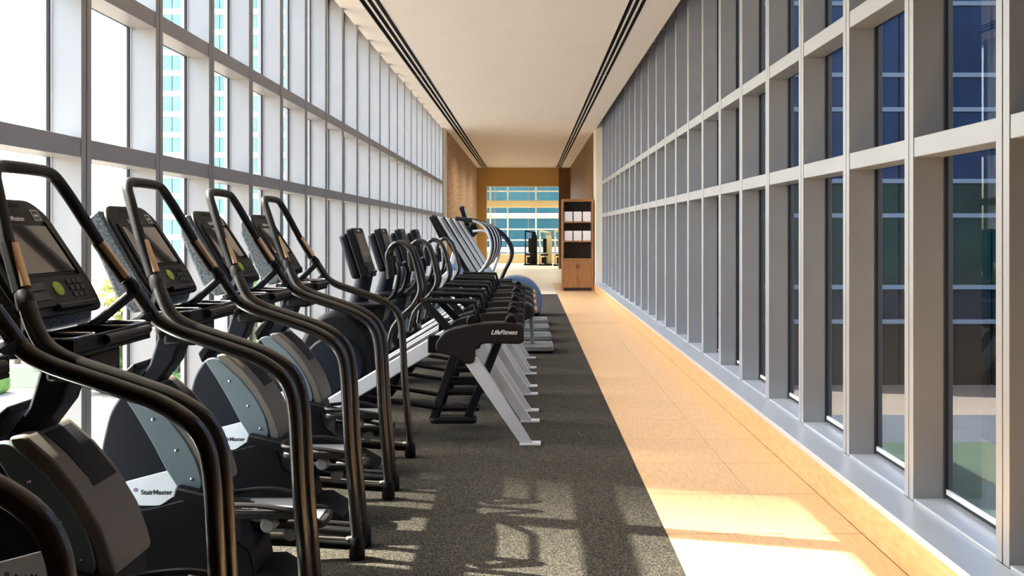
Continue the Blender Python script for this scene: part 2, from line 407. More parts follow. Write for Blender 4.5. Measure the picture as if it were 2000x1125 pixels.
# far room
struct('floor_far_room', MB().box(-6, 6, YH+0.0, YW+0.3, -0.3, -0.004), 'pale_floor', 'bright pale floor of the far room', 'floor')
struct('ceiling_far_room', MB().box(-6, 6, YH+0.35, YW+0.3, 4.0, 4.2), 'cream', 'cream ceiling of the far room', 'ceiling')
struct('wall_far_left', MB().box(-6.2, -6, YH+0.2, YW+0.3, -0.3, 4.2), 'cream', 'cream side wall of the far room on the left', 'wall')
struct('wall_far_right', MB().box(6, 6.2, YH+0.2, YW+0.3, -0.3, 4.2), 'cream', 'cream side wall of the far room on the right', 'wall')
for n_, (a, b) in enumerate(((-6, -2.0), (1.62, 6))):
    struct('wall_partition_%s' % ('left', 'right')[n_], MB().box(a, b, YH+0.05, YH+0.3, -0.3, 4.2), 'cream', 'cream partition wall %s of the opening to the far room' % ('left', 'right')[n_], 'wall')
struct('wall_far_low', MB().box(-6, 6, YW, YW+0.2, -0.3, 0.40), 'beige_wall', 'low tan wall under the windows of the far room', 'wall')
struct('trim_8', MB().box(-1.9, 6, YW-0.5, YW+0.2, 2.55, 2.85), 'beige_wall', 'orange tan beam crossing the far windows', 'trim')
w3 = empty('window_3'); tag(w3, 'wide gridded window of the far room with teal building behind', 'window', kind='structure')
xs = [-6, -4.6, -3.2, -1.75, -0.95, 0.35, 1.45, 2.6, 3.75, 4.9, 6]; zs = [0.40, 1.05, 1.55, 2.1, 2.6, 3.3, 4.0]
for x in xs: MB().box(x-0.035, x+0.035, YW, YW+0.12, 0.40, 4.0).build('mullion', 'bead', w3, 0.003)
for z in zs: MB().box(-6, 6, YW+0.01, YW+0.11, z-0.03, z+0.03).build('transom', 'bead', w3, 0.003)
for i in range(len(xs)-1):
    for j in range(len(zs)-1):
        MB().box(xs[i]+0.035, xs[i+1]-0.035, YW+0.05, YW+0.062, zs[j]+0.03, zs[j+1]-0.03).build('pane', 'glass_clear', w3)

# ------------------------------------------------------------------ stair climber (faces the left windows)
def CX(x): return x + 1.2          # corridor X -> local x of a machine whose origin stands at X = -1.2
def L(pts): return [(CX(p[0]), p[1]) for p in pts]
def make_climber():
    root = empty('stair_climber', (-1.2, 0, 0))
    # shroud
    core = [(-1.62, 0.04), (-1.67, 0.35), (-1.66, 0.60), (-1.625, 0.75), (-1.57, 0.83), (-1.50, 0.835), (-1.41, 0.745), (-1.31, 0.63), (-1.26, 0.52), (-1.235, 0.42), (-1.20, 0.30), (-1.08, 0.20), (-1.05, 0.04)]
    sh = MB().prism(rnd(L(core), 0.05), -0.118, 0.118).build('shroud', 'navy', root, 0.012)
    MB().prism(rnd(L([(-1.625, 0.03), (-1.675, 0.36), (-1.47, 0.375), (-1.23, 0.435), (-1.195, 0.30), (-1.075, 0.205), (-1.04, 0.03)]), 0.02), -0.121, 0.121).build('base_cover', 'black', root, 0.008)
    strip = [(-1.575, 0.822), (-1.52, 0.835), (-1.475, 0.80), (-1.40, 0.733), (-1.325, 0.638), (-1.277, 0.548), (-1.258, 0.46), (-1.29, 0.425), (-1.345, 0.44), (-1.40, 0.525), (-1.455, 0.63), (-1.52, 0.74)]
    spine = [(-1.52, 0.845), (-1.47, 0.852), (-1.39, 0.782), (-1.32, 0.70), (-1.25, 0.585), (-1.215, 0.49), (-1.205, 0.445), (-1.225, 0.425), (-1.255, 0.44), (-1.275, 0.53), (-1.33, 0.63), (-1.41, 0.73), (-1.50, 0.80)]
    sp = MB().prism(rnd(L(spine), 0.015), -0.122, 0.122).build('spine_cover', 'taupe', root, 0.012)
    # dark recess let into the top of the spine
    MB().prism(L([(-1.455, 0.842), (-1.39, 0.786), (-1.305, 0.682), (-1.315, 0.675), (-1.40, 0.772), (-1.46, 0.825)]), -0.045, 0.10).build('grip_recess', 'dark_void', sp, 0.003)
    for s in (-1, 1):
        p = MB().prism(rnd(L(strip), 0.03), *sorted((s*0.112, s*0.127))).build('side_strip', 'teal_grey', sh, 0.004)
        for bx, bz in ((-1.45, 0.72), (-1.36, 0.60), (-1.30, 0.49)):
            MB().lathe([(0.006, 0.0), (0.006, 0.004), (0.002, 0.006)] if s > 0 else [(0.006, 0.0), (0.006, -0.004), (0.002, -0.006)], (CX(bx), s*0.127, bz), 'Y', 8).build('bolt', 'chrome', sh)
        lab = [(-1.565, 0.476), (-1.385, 0.523), (-1.348, 0.436), (-1.425, 0.385), (-1.51, 0.385)]
        q = MB().prism(rnd(L(lab), 0.012), *sorted((s*0.116, s*0.1235))).build('badge', 'label_white', sh, 0.002)
        q['label'] = 'pale badge plate with the maker name'
    rot = Matrix.Rotation(PI/2, 4, 'X')
    o = link('lettering', LET['badge'], sh, 0, Matrix.Translation((CX(-1.438), -0.1245, 0.437)) @ rot)
    o = MB().lathe([(0.008, 0), (0.008, 0.001)], (0, 0, 0), 'Z', 10).build('logo_mark', 'print_pink', sh, 0, Matrix.Translation((CX(-1.519), -0.1245, 0.447)) @ rot)
    # base frame
    MB().box(CX(-1.72), CX(-1.64), -0.33, 0.33, 0.0, 0.07).build('front_foot', 'black', root, 0.015)
    MB().prism(L([(-1.68, 0.02), (-1.68, 0.11), (-1.0, 0.12), (-0.90, 0.06), (-0.90, 0.02)]), -0.12, 0.12).build('base_beam', 'black', root, 0.01)
    for s in (-1, 1):
        MB().tube(cr([(CX(-0.757), s*0.345, 0.06), (CX(-0.95), s*0.335, 0.075), (CX(-1.12), s*0.29, 0.10), (CX(-1.28), s*0.18, 0.13)]), 0.022).build('floor_tube', 'black', root)
        MB().tube(cr([(CX(-0.80), s*0.32, 0.095), (CX(-0.95), s*0.315, 0.105), (CX(-1.06), s*0.29, 0.125), (CX(-1.15), s*0.24, 0.15)]), 0.008, 8).build('trim_rod', 'chrome', root)
        ft = MB().lathe([(0.032, 0.0), (0.036, 0.012), (0.034, 0.075), (0.026, 0.10)], (CX(-0.757), s*0.345, 0), 'Z', 14).build('rear_foot', 'black', root)
        MB().lathe([(0.012, -0.02), (0.016, -0.01), (0.016, 0.01), (0.012, 0.02)], (CX(-0.785), s*0.345, 0.085), 'X', 10).build('foot_bolt', 'chrome', ft)
        # hand rail from the floor foot, over the bend, up to the grip joint
        path = [(-0.757, 0.345, 0.06), (-0.772, 0.345, 0.25), (-0.792, 0.345, 0.50), (-0.803, 0.345, 0.70), (-0.810, 0.345, 0.81), (-0.824, 0.345, 0.89), (-0.862, 0.345, 0.952), (-0.938, 0.345, 1.003), (-1.03, 0.345, 1.038), (-1.132, 0.345, 1.072), (-1.22, 0.343, 1.103), (-1.283, 0.338, 1.14), (-1.318, 0.330, 1.19), (-1.35, 0.312, 1.25)]
        MB().tube([(CX(p[0]), s*p[1], p[2]) for p in cr(path, 4)], 0.023, 14).build('hand_rail', 'rail', root)
        MB().tube([(CX(-1.346), s*0.315, 1.235), (CX(-1.357), s*0.306, 1.258), (CX(-1.372), s*0.297, 1.28)], [0.024, 0.026, 0.020], 12).build('rail_joint', 'black', root)
        # pulse sensor
        MB().tube([(CX(-1.377), s*0.294, 1.28), (CX(-1.442), s*0.246, 1.41)], 0.0205, 12).build('sensor_sleeve', 'black', root)
        MB().tube([(CX(-1.368), s*0.291, 1.292), (CX(-1.431), s*0.244, 1.408)], 0.0165, 12).build('pulse_sensor', 'sensor', root)
        # struts to the neck
        MB().tube([(CX(-1.35), s*0.31, 1.24), (CX(-1.43), s*0.17, 1.13), (CX(-1.46), s*0.05, 1.08)], 0.017).build('strut', 'black', root)
        MB().tube([(CX(-1.30), s*0.335, 1.155), (CX(-1.40), s*0.18, 1.075), (CX(-1.45), s*0.05, 1.04)], 0.018).build('strut', 'black', root)
        # pedals: one up, one down
        z = 0.37 if s < 0 else 0.23
        pd = MB().slab(rnd([(CX(-1.17), s*0.06), (CX(-0.83), s*0.06), (CX(-0.83), s*0.24), (CX(-1.17), s*0.24)], 0.05), z, z+0.03).build('pedal', 'grey_plastic' if False else 'housing', root, 0.008)
        MB().tube(cr([(CX(-0.85), s*0.07, z+0.03), (CX(-1.0), s*0.065, z+0.062), (CX(-1.15), s*0.08, z+0.055), (CX(-1.172), s*0.15, z+0.06), (CX(-1.15), s*0.225, z+0.055), (CX(-1.0), s*0.235, z+0.05), (CX(-0.86), s*0.235, z+0.03)]), 0.010, 8).build('toe_rim', 'housing', pd)
        MB().box(CX(-1.08), CX(-0.86), s*0.15-0.06, s*0.15+0.06, z+0.03, z+0.034).build('tread_pad', 'grey_plastic', pd, 0.002)
        MB().bar((CX(-1.35), s*0.15, z-0.02+0.10), (CX(-0.92), s*0.15, z-0.02), 0.05, 0.045).build('pedal_arm', 'black', root, 0.008)
        MB().lathe([(0.022, -0.07), (0.03, -0.06), (0.03, 0.06), (0.022, 0.07)], (CX(-0.98), s*0.15, z-0.03), 'Y', 14).build('pedal_roller', 'grey_plastic', pd)
    # neck
    nk = MB().prism(L([(-1.585, 0.80), (-1.50, 0.92), (-1.445, 1.10), (-1.34, 1.10), (-1.40, 0.93), (-1.46, 0.85)]), -0.055, 0.055).build('neck', 'navy', root, 0.012)
    MB().prism(L([(-1.60, 0.80), (-1.62, 0.85), (-1.58, 0.90), (-1.545, 0.93), (-1.53, 0.91), (-1.57, 0.85)]), -0.09, 0.09).build('hinge_cover', 'black', nk, 0.008)
    # hoop handle over the console
    hp = [(-1.405, -0.268, 1.395), (-1.435, -0.242, 1.47), (-1.475, -0.205, 1.57), (-1.502, -0.175, 1.63), (-1.512, -0.135, 1.653), (-1.513, -0.06, 1.657)]
    hp = hp + [(p[0], -p[1], p[2]) for p in reversed(hp)]
    pth = [(CX(p[0])-0.03, p[1]*0.94, p[2]-0.018*min(1, max(0, (p[2]-1.4)/0.2))) for p in cr(hp, 5)]
    MB().tube(pth, 0.0195, 14).build('hoop_handle', 'foam', root)
    # console: local axes u (width), v (up the face), n (out of the face)
    u = Vector((0, 1, 0)); v = Vector((-0.525, 0, 0.85)).normalized(); n = u.cross(v)
    mt = Matrix((u, v, n)).transposed().to_4x4(); mt.translation = Vector((CX(-1.40), 0, 1.195))
    out = rnd([(-0.205, 0.0), (0.205, 0.0), (0.225, 0.10), (0.205, 0.36), (0.15, 0.415), (-0.15, 0.415), (-0.205, 0.36), (-0.225, 0.10)], 0.035)
    cn = MB().slab(out, -0.018, 0.0).build('console', 'black', root, 0.006, mt)
    def cpart(name, mb, mm, bev=0.0): return mb.build(name, mm, cn, bev)
    cpart('screen', MB().slab(rnd([(-0.155, 0.145), (0.165, 0.145), (0.150, 0.315), (-0.140, 0.315)], 0.006), 0.0, 0.003), 'screen', 0.001)
    for s in (-1, 1):
        cpart('bezel_rib', MB().bar((s*0.178, 0.135, 0.003), (s*0.160, 0.33, 0.003), 0.012, 0.008), 'housing', 0.002)
    cpart('keypad', MB().slab(rnd([(-0.185, 0.03), (0.185, 0.03), (0.19, 0.128), (-0.19, 0.128)], 0.02), 0.0, 0.006), 'housing', 0.002)
    cpart('start_button', MB().lathe([(0.024, 0.004), (0.024, 0.010), (0.021, 0.012)], (0.0, 0.085, 0), 'Z', 20), 'green_key')
    for kx in range(3):
        for ky in range(3):
            cpart('key', MB().box(0.065+kx*0.03, 0.088+kx*0.03, 0.05+ky*0.024, 0.066+ky*0.024, 0.006, 0.010), 'key', 0.001)
    for ky in range(2):
        cpart('arrow_key', MB().box(-0.145, -0.065, 0.052+ky*0.034, 0.076+ky*0.034, 0.006, 0.010), 'key', 0.001)
    cpart('grip_bar', MB().tube([(-0.06, 0.024, 0.010), (0.15, 0.024, 0.010)], 0.009, 10), 'housing')
    cpart('vent_slot', MB().box(-0.07, 0.07, 0.385, 0.398, 0.0, 0.002), 'dark_void')
    link('lettering', LET['console'], cn, 0, Matrix.Translation((0.0, 0.340, 0.0015)))
    cpart('warning_sticker', MB().box(0.115, 0.155, 0.335, 0.375, 0.0, 0.0012), 'key')
    for a, b, c_, d in ((0.115, 0.155, 0.335, 0.338), (0.115, 0.155, 0.372, 0.375), (0.115, 0.118, 0.335, 0.375), (0.152, 0.155, 0.335, 0.375), (0.125, 0.145, 0.350, 0.358)):
        cpart('sticker_print', MB().box(a, b, c_, d, 0.0012, 0.0018), 'print_white')
    # perforated back shell, thicker towards the bottom
    bs = MB(); prof = [(0.02, -0.018), (0.405, -0.018), (0.40, -0.065), (0.33, -0.10), (0.08, -0.135), (0.0, -0.115), (-0.015, -0.06)]
    i = len(bs.v); N = len(prof)
    for ux in (-0.20, 0.20): bs.v += [(ux, a, b) for a, b in prof]
    bs.f += [tuple(range(N)), tuple(range(2*N-1, N-1, -1))] + [(k, N+k, N+(k+1) % N, (k+1) % N) for k in range(N)]
    cpart('back_shell', bs, 'shell_grey', 0.012)
    # tray with cup wells
    tr = MB(); z0, z1 = 1.09, 1.145; x0, x1 = CX(-1.445), CX(-1.262)
    tr.box(x0, x1, -0.24, 0.24, z0, z0+0.012)
    for ya in (-0.24, -0.105, 0.093, 0.228): tr.box(x0, x1, ya, ya+0.012, z0+0.012, z1)
    tr.box(x0, x0+0.012, -0.228, 0.228, z0+0.012, z1); tr.box(x1-0.012, x1, -0.228, 0.228, z0+0.012, z1)
    tray = tr.build('tray', 'black', root, 0.003)
    for s in (-1, 1): MB().bar((CX(-1.33), s*0.235, 1.125), (CX(-1.305), s*0.335, 1.165), 0.035, 0.025).build('tray_arm', 'black', tray, 0.005)
    MB().tube([(x1+0.008, -0.08, 1.125), (x1+0.008, 0.20, 1.125)], 0.015, 12).build('tray_grip', 'housing', tray)
    for ya, yb in ((-0.236, -0.098), (0.098, 0.236)):
        MB().tube([(a, b, z1+0.002) for a, b in rnd([(x0+0.006, ya), (x1-0.006, ya), (x1-0.006, yb), (x0+0.006, yb)], 0.03)], 0.004, 6, True).build('cup_ring', 'chrome', tray)
    MB().box(x0+0.02, x1-0.03, -0.10, 0.10, z0-0.09, z0).build('tray_bracket', 'black', tray, 0.015)
    return root

LET = {'badge': text_mesh('StairMaster', 0.026, 'print_dark', 0, 0.0004), 'console': text_mesh('StairMaster', 0.026, 'print_white', 0, 0.0004),
       'housing': text_mesh('LifeFitness', 0.042, 'print_white', 0.35, 0.001), 'small': text_mesh('LifeFitness', 0.02, 'print_white', 0.2, 0.0003)}
climber = make_climber()
CL = ['black stair climber nearest the camera, only its rails showing at the left edge',
      'black stair climber whose large console fills the left edge of the picture',
      'black stair climber with white badge low on its dark shroud, second console from the left',
      'black stair climber third console from the left, between two other climbers',
      'black stair climber farthest from the camera, next to the white legged striders']
for k in range(5):
    o = climber if k == 0 else copy_tree(climber)
    o.location = (-1.2, (1.83, 2.60, 3.41, 4.25, 5.10)[k], 0.004); tag(o, CL[k], 'stair climber', 'stair climbers facing the left windows')

# ------------------------------------------------------------------ strider (hanging pedals, white rails and legs)
def make_strider():
    root = empty('strider_trainer', (-1.2, 0, 0))
    # drum shaped front shroud
    drum = [(-1.62, 0.05), (-1.66, 0.35), (-1.63, 0.62), (-1.53, 0.82), (-1.38, 0.90), (-1.22, 0.86), (-1.10, 0.72), (-1.05, 0.50), (-1.06, 0.25), (-1.12, 0.05)]
    sh = MB().prism(rnd(L(drum), 0.12, 6), -0.17, 0.17).build('shroud', 'black', root, 0.04)
    for s in (-1, 1):
        MB().lathe([(0.0, 0), (0.20, 0.0), (0.215, s*0.01), (0.20, s*0.022), (0.05, s*0.026), (0.0, s*0.026)], (CX(-1.36), s*0.168, 0.50), 'Y', 28).build('disc_cover', 'navy', sh)
    MB().prism(L([(-1.34, 0.80), (-1.30, 0.92), (-1.05, 0.74), (-0.97, 0.60), (-1.06, 0.60)]), -0.10, 0.10).build('front_panel', 'teal_grey', sh, 0.02)
    mast = MB().tube([(CX(-1.25), 0, 0.82), (CX(-1.21), 0, 1.0), (CX(-1.17), 0, 1.17)], [0.085, 0.065, 0.06], 16).build('mast', 'navy', root)
    MB().slab(rnd([(CX(-1.25), -0.26), (CX(-0.98), -0.26), (CX(-0.98), 0.26), (CX(-1.25), 0.26)], 0.06), 0.92, 0.945).build('shelf', 'black', mast, 0.006)
    MB().prism(rnd(L([(-1.2, 0.92), (-1.0, 0.92), (-1.03, 0.80), (-1.17, 0.78)]), 0.03), -0.15, 0.15).build('bottle_holder', 'black', mast, 0.015)
    u = Vector((0, 1, 0)); v = Vector((-0.30, 0, 0.95)).normalized(); n = u.cross(v)
    mt = Matrix((u, v, n)).transposed().to_4x4(); mt.translation = Vector((CX(-1.12), 0, 1.12))
    cn = MB().slab(rnd([(-0.18, 0.0), (0.18, 0.0), (0.185, 0.37), (-0.185, 0.37)], 0.025), -0.05, 0.0).build('console', 'black', root, 0.008, mt)
    MB().slab([(-0.145, 0.11), (0.145, 0.11), (0.145, 0.325), (-0.145, 0.325)], 0.0, 0.003).build('screen', 'screen_teal', cn, 0.001)
    MB().box(-0.14, 0.14, 0.03, 0.085, 0.0, 0.008).build('keypad', 'housing', cn, 0.003)
    MB().lathe([(0.014, 0.0), (0.014, 0.02), (0.010, 0.024)], (0.06, 0.035, 0.008), 'Z', 10).build('knob', 'chrome', cn)
    MB().box(-0.155, 0.155, 0.02, 0.35, -0.12, -0.05).build('back_shell', 'navy', cn, 0.025)
    link('lettering', LET['small'], cn, 0, Matrix.Translation((0.0, 0.348, 0.0008)))
    for s in (-1, 1):
        # swing arm with hooked grip
        q = 0.05 if s > 0 else 0.0
        arm = [(-0.955, 0.25, 1.17), (-0.968, 0.25, 1.22), (-0.972, 0.25, 1.29), (-0.935, 0.25, 1.35), (-0.88, 0.25, 1.365), (-0.82, 0.26, 1.33), (-0.785, 0.265, 1.25), (-0.755, 0.27, 1.13), (-0.745, 0.285, 1.03), (-0.79, 0.295, 0.94), (-0.86, 0.30, 0.87), (-0.93, 0.30, 0.78), (-0.965, 0.29, 0.64)]
        arm = [(p[0]-q*(p[2]-0.6)*1.6, p[1], p[2]) for p in arm]
        a = MB().tube([(CX(p[0]), s*p[1], p[2]) for p in cr(arm, 4)], 0.019, 12).build('swing_arm', 'rail', root)
        MB().tube([(CX(-0.953-q), s*0.25, 1.12), (CX(-0.958-q), s*0.25, 1.19), (CX(-0.968-q), s*0.25, 1.26)], 0.028, 12).build('grip_end', 'foam', a)
        MB().tube(cr([(CX(-1.0), s*0.15, 0.95), (CX(-0.93), s*0.20, 1.02), (CX(-0.90), s*0.20, 1.15), (CX(-0.92), s*0.16, 1.22)]), 0.016, 10).build('fixed_handle', 'black', root)
        # white side rail, rising to the rear housing
        MB().bar((CX(-1.50), s*0.30, 0.17), (CX(-0.55), s*0.345, 0.735), 0.06, 0.10).build('side_rail', 'white_metal', root, 0.008)
        # rear housing
        hs = [(-0.63, 0.70), (-0.56, 0.78), (-0.46, 0.805), (-0.34, 0.83), (-0.15, 0.835), (-0.03, 0.82), (-0.03, 0.70), (-0.06, 0.685), (-0.30, 0.69), (-0.36, 0.66), (-0.36, 0.56), (-0.42, 0.545), (-0.50, 0.60), (-0.63, 0.63)]
        h = MB().prism(rnd(L(hs), 0.03), *sorted((s*0.30, s*0.39))).build('rear_housing', 'housing', root, 0.012)
        for hx in (-0.38, -0.12):
            MB().lathe([(0.030, -0.035), (0.040, -0.028), (0.040, 0.028), (0.030, 0.035)], (CX(hx), s*0.345, 0.84), 'Y', 16).build('hinge_knob', 'black', h)
        MB().box(CX(-0.68), CX(-0.60), s*0.345-0.042, s*0.345+0.042, 0.625, 0.745).build('rail_clamp', 'black', h, 0.008)
        # white leg with foot plate
        MB().prism(L([(-0.46, 0.60), (-0.345, 0.60), (0.025, 0.012), (-0.055, 0.012)]), *sorted((s*0.31, s*0.38))).build('leg', 'white_metal', root, 0.004)
        MB().box(CX(-0.06), CX(0.085), s*0.345-0.045, s*0.345+0.045, 0, 0.014).build('foot_plate', 'white_metal', root, 0.003)
        # hanging pedal frame
        yb = s*0.20
        MB().bar((CX(-0.50), s*0.25, 0.62), (CX(-0.66), yb, 0.13), 0.035, 0.06).build('pedal_hanger', 'black', root, 0.006)
        MB().bar((CX(-0.20), s*0.25, 0.70), (CX(-0.43), yb, 0.13), 0.03, 0.055).build('pedal_hanger', 'black', root, 0.006)
        pd = MB().slab(rnd([(CX(-0.68), yb-0.07*1), (CX(-0.36), yb-0.07), (CX(-0.36), yb+0.07), (CX(-0.68), yb+0.07)], 0.04), 0.12, 0.155).build('pedal', 'black', root, 0.008)
        MB().box(CX(-0.62), CX(-0.40), yb-0.05, yb+0.05, 0.155, 0.161).build('tread_pad', 'housing', pd, 0.002)
        MB().bar((CX(-0.60), yb, 0.32), (CX(-0.36), yb, 0.32), 0.03, 0.03).build('hanger_rung', 'black', root, 0.005)
        MB().bar((CX(-0.57), yb, 0.42), (CX(-0.33), yb, 0.42), 0.03, 0.03).build('hanger_rung', 'black', root, 0.005)
        # linkage to the drum
        MB().tube([(CX(-1.12), s*0.24, 0.30), (CX(-0.62), s*0.22, 0.22)], 0.016, 10).build('link_rod', 'black', root)
        MB().bar((CX(-0.72), s*0.30, 0.97), (CX(-0.52), s*0.33, 0.76), 0.035, 0.05).build('support_strut', 'black', root, 0.006)
        MB().tube([(CX(-0.74), s*0.30, 0.975), (CX(-0.36), s*0.31, 0.965)], 0.018, 10).build('side_grip', 'foam', root)
        MB().tube([(CX(-0.37), s*0.31, 0.965), (CX(-0.33), s*0.32, 0.83)], 0.014, 10).build('support_strut', 'black', root)
    MB().box(CX(-1.74), CX(-1.64), -0.32, 0.32, 0, 0.06).build('front_foot', 'black', root, 0.012)
    link('lettering', LET['housing'], root, 0, Matrix.Translation((CX(-0.165), -0.3915, 0.765)) @ Matrix.Rotation(PI/2, 4, 'X'))
    return root
strider = make_strider()
SL = ['strider trainer with white splayed legs nearest the camera, lettered rear housing in full view',
      'second white legged strider trainer from the camera, behind the lettered one',
      'third white legged strider trainer from the camera', 'white legged strider trainer farthest away, beside the silver cross trainers']
for k in range(4):
    o = strider if k == 0 else copy_tree(strider)
    o.location = (-1.2, 6.12+1.07*k, 0.004); tag(o, SL[k], 'strider', 'white legged strider trainers')

# ------------------------------------------------------------------ silver cross trainers
def make_cross():
    root = empty('cross_trainer', (-1.2, 0, 0))
    MB().slab(rnd([(CX(-0.35), -0.25), (CX(0.30), -0.25), (CX(0.30), 0.25), (CX(-0.35), 0.25)], 0.03), 0.03, 0.09).build('rear_platform', 'grey_plastic', root, 0.01)
    for s in (-1, 1):
        MB().lathe([(0.025, 0), (0.03, 0.01), (0.03, 0.03)], (CX(0.26), s*0.2, 0), 'Z', 10).build('foot', 'black', root)
        MB().lathe([(0.025, 0), (0.03, 0.01), (0.03, 0.03)], (CX(-1.55), s*0.2, 0), 'Z', 10).build('foot', 'black', root)
    MB().box(CX(-1.65), CX(-0.35), -0.10, 0.10, 0.03, 0.11).build('base_beam', 'grey_plastic', root, 0.015)
    MB().bar((CX(0.05), 0, 0.09), (CX(0.03), 0, 0.45), 0.10, 0.05, (1, 0, 0)).build('rear_post', 'grey_plastic', root, 0.01)
    rc = MB().prism(rnd(L([(-0.55, 0.40), (-0.50, 0.60), (-0.20, 0.66), (0.06, 0.56), (0.08, 0.44), (-0.1, 0.36)]), 0.06), -0.2, 0.2).build('rear_cover', 'housing', root, 0.03)
    for s in (-1, 1):
        MB().lathe([(0.0, 0), (0.028, 0.0), (0.032, 0.015), (0.024, 0.03), (0.0, 0.032)], (CX(0.075), s*0.12, 0.50), 'X', 12).build('end_knob', 'orange', rc)
    MB().prism(rnd(L([(-1.55, 0.08), (-1.60, 0.50), (-1.45, 0.80), (-1.15, 0.85), (-0.90, 0.60), (-0.80, 0.25), (-0.82, 0.08)]), 0.10), -0.16, 0.16).build('front_shroud', 'silver', root, 0.03)
    for s in (-1, 1):
        MB().bar((CX(-0.62), s*0.20, 0.80), (CX(-1.12), s*0.17, 1.62), 0.035, 0.06, (1, 0, 0.6)).build('upright', 'black', root, 0.008)
        MB().bar((CX(-0.575), s*0.20, 0.80), (CX(-1.075), s*0.17, 1.62), 0.028, 0.035, (1, 0, 0.6)).build('upright_trim', 'silver', root, 0.006)
        MB().bar((CX(-0.60), s*0.20, 0.85), (CX(-0.90), s*0.20, 0.60), 0.05, 0.07).build('upright_base', 'silver', root, 0.01)
        arm = [(-0.85, 0.26, 0.80), (-0.62, 0.28, 0.92), (-0.48, 0.28, 1.10), (-0.44, 0.28, 1.30), (-0.52, 0.27, 1.50), (-0.72, 0.25, 1.60)]
        MB().tube([(CX(p[0]), s*p[1], p[2]) for p in cr(arm, 4)], 0.014, 10).build('swing_arm', 'silver' if s < 0 else 'black', root)
        MB().tube([(CX(-0.66), s*0.255, 1.58), (CX(-0.86), s*0.235, 1.60)], 0.024, 10).build('grip', 'foam', root)
        MB().bar((CX(-0.95), s*0.2, 0.33), (CX(-0.22), s*0.2, 0.45), 0.05, 0.05).build('pedal_arm', 'silver', root, 0.008)
        MB().slab(rnd([(CX(-0.60), s*0.2-0.07), (CX(-0.25), s*0.2-0.07), (CX(-0.25), s*0.2+0.07), (CX(-0.60), s*0.2+0.07)], 0.03), 0.66, 0.69).build('pedal', 'black', root, 0.006)
    u = Vector((0, 1, 0)); v = Vector((-0.45, 0, 0.88)).normalized(); n = u.cross(v)
    mt = Matrix((u, v, n)).transposed().to_4x4(); mt.translation = Vector((CX(-1.0), 0, 1.38))
    cn = MB().slab(rnd([(-0.19, 0.0), (0.19, 0.0), (0.19, 0.30), (-0.19, 0.30)], 0.03), -0.06, 0.0).build('console', 'black', root, 0.01, mt)
    MB().box(-0.14, 0.14, 0.09, 0.26, 0.0, 0.003).build('screen', 'screen_teal', cn)
    MB().box(-0.14, 0.14, 0.02, 0.07, 0.0, 0.006).build('keypad', 'key', cn)
    return root
cross = make_cross()
XLB = ['silver cross trainer with grey rear platform, nearest of its row', 'second silver cross trainer with grey rear platform',
       'third silver cross trainer with grey rear platform', 'silver cross trainer with grey rear platform, farthest of its row']
for k in range(4):
    o = cross if k == 0 else copy_tree(cross)
    o.location = (-1.2, 10.28+1.0*k, 0.004); tag(o, XLB[k], 'cross trainer', 'silver cross trainers with grey platforms')

# ------------------------------------------------------------------ last machine: blue round rear shroud, big black arc handle
b = empty('arc_trainer', (-1.2, 14.75, 0.004)); MB().box(CX(-1.6), CX(0.18), -0.22, 0.22, 0.0, 0.06).build('base', 'black', b, 0.01); tag(b, 'trainer with round blue rear shroud and tall black arched handle, last in the row', 'trainer')
rd = [(-0.75, 0.05), (-0.75, 0.45)]
for k in range(13):
    a = PI*0.62 - k*(PI*0.62+0.25)/12; rd.append((-0.22+0.46*math.cos(a), 0.24+0.44*math.sin(a)))
rd += [(0.20, 0.05)]
s_ = MB().prism(L(rd), -0.30, 0.30).build('rear_shroud', 'blue_shroud', b, 0.03)
MB().prism(L([(-0.55, 0.10), (-0.55, 0.42), (-0.25, 0.52), (0.02, 0.38), (0.10, 0.15), (0.05, 0.10)]), -0.315, -0.295).build('side_panel', 'navy', s_, 0.006)
MB().prism(rnd(L([(-1.6, 0.05), (-1.65, 0.6), (-1.45, 0.9), (-1.1, 0.85), (-0.85, 0.5), (-0.7, 0.05)]), 0.12), -0.2, 0.2).build('front_shroud', 'blue_shroud', b, 0.04)
MB().bar((CX(-1.35), 0, 0.8), (CX(-1.12), 0, 1.6), 0.10, 0.09, (1, 0, 0)).build('mast', 'silver', b, 0.015)
for s in (-1, 1):
    arc = [(-1.02, 0.16, 1.50), (-0.92, 0.24, 1.60), (-0.70, 0.30, 1.55), (-0.45, 0.32, 1.40), (-0.30, 0.32, 1.18), (-0.30, 0.32, 0.98), (-0.40, 0.30, 0.78), (-0.48, 0.28, 0.60)]
    MB().tube([(CX(p[0]), s*p[1], p[2]) for p in cr(arc, 5)], 0.032, 12).build('arched_handle', 'foam', b)
    arc = [(-0.95, 0.22, 1.45), (-0.75, 0.24, 1.45), (-0.58, 0.25, 1.30), (-0.52, 0.25, 1.05), (-0.62, 0.24, 0.75)]
    MB().tube([(CX(p[0]), s*p[1], p[2]) for p in cr(arc, 5)], 0.024, 12).build('swing_arm', 'silver', b)
    MB().slab(rnd([(CX(-0.80), s*0.18-0.08), (CX(-0.42), s*0.18-0.08), (CX(-0.42), s*0.18+0.08), (CX(-0.80), s*0.18+0.08)], 0.03), 0.50, 0.54).build('pedal', 'black', b, 0.006)
u = Vector((0, 1, 0)); v = Vector((-0.30, 0, 0.95)).normalized(); n = u.cross(v)
for dy, zz in ((-0.02, 1.56),):
    mt = Matrix((u, v, n)).transposed().to_4x4(); mt.translation = Vector((CX(-1.02), dy, zz))
    cn = MB().slab(rnd([(-0.2, 0.0), (0.2, 0.0), (0.2, 0.34), (-0.2, 0.34)], 0.03), -0.07, 0.0).build('console', 'black', b, 0.01, mt)
    MB().box(-0.16, 0.16, 0.07, 0.30, 0.0, 0.003).build('screen', 'screen_teal', cn)
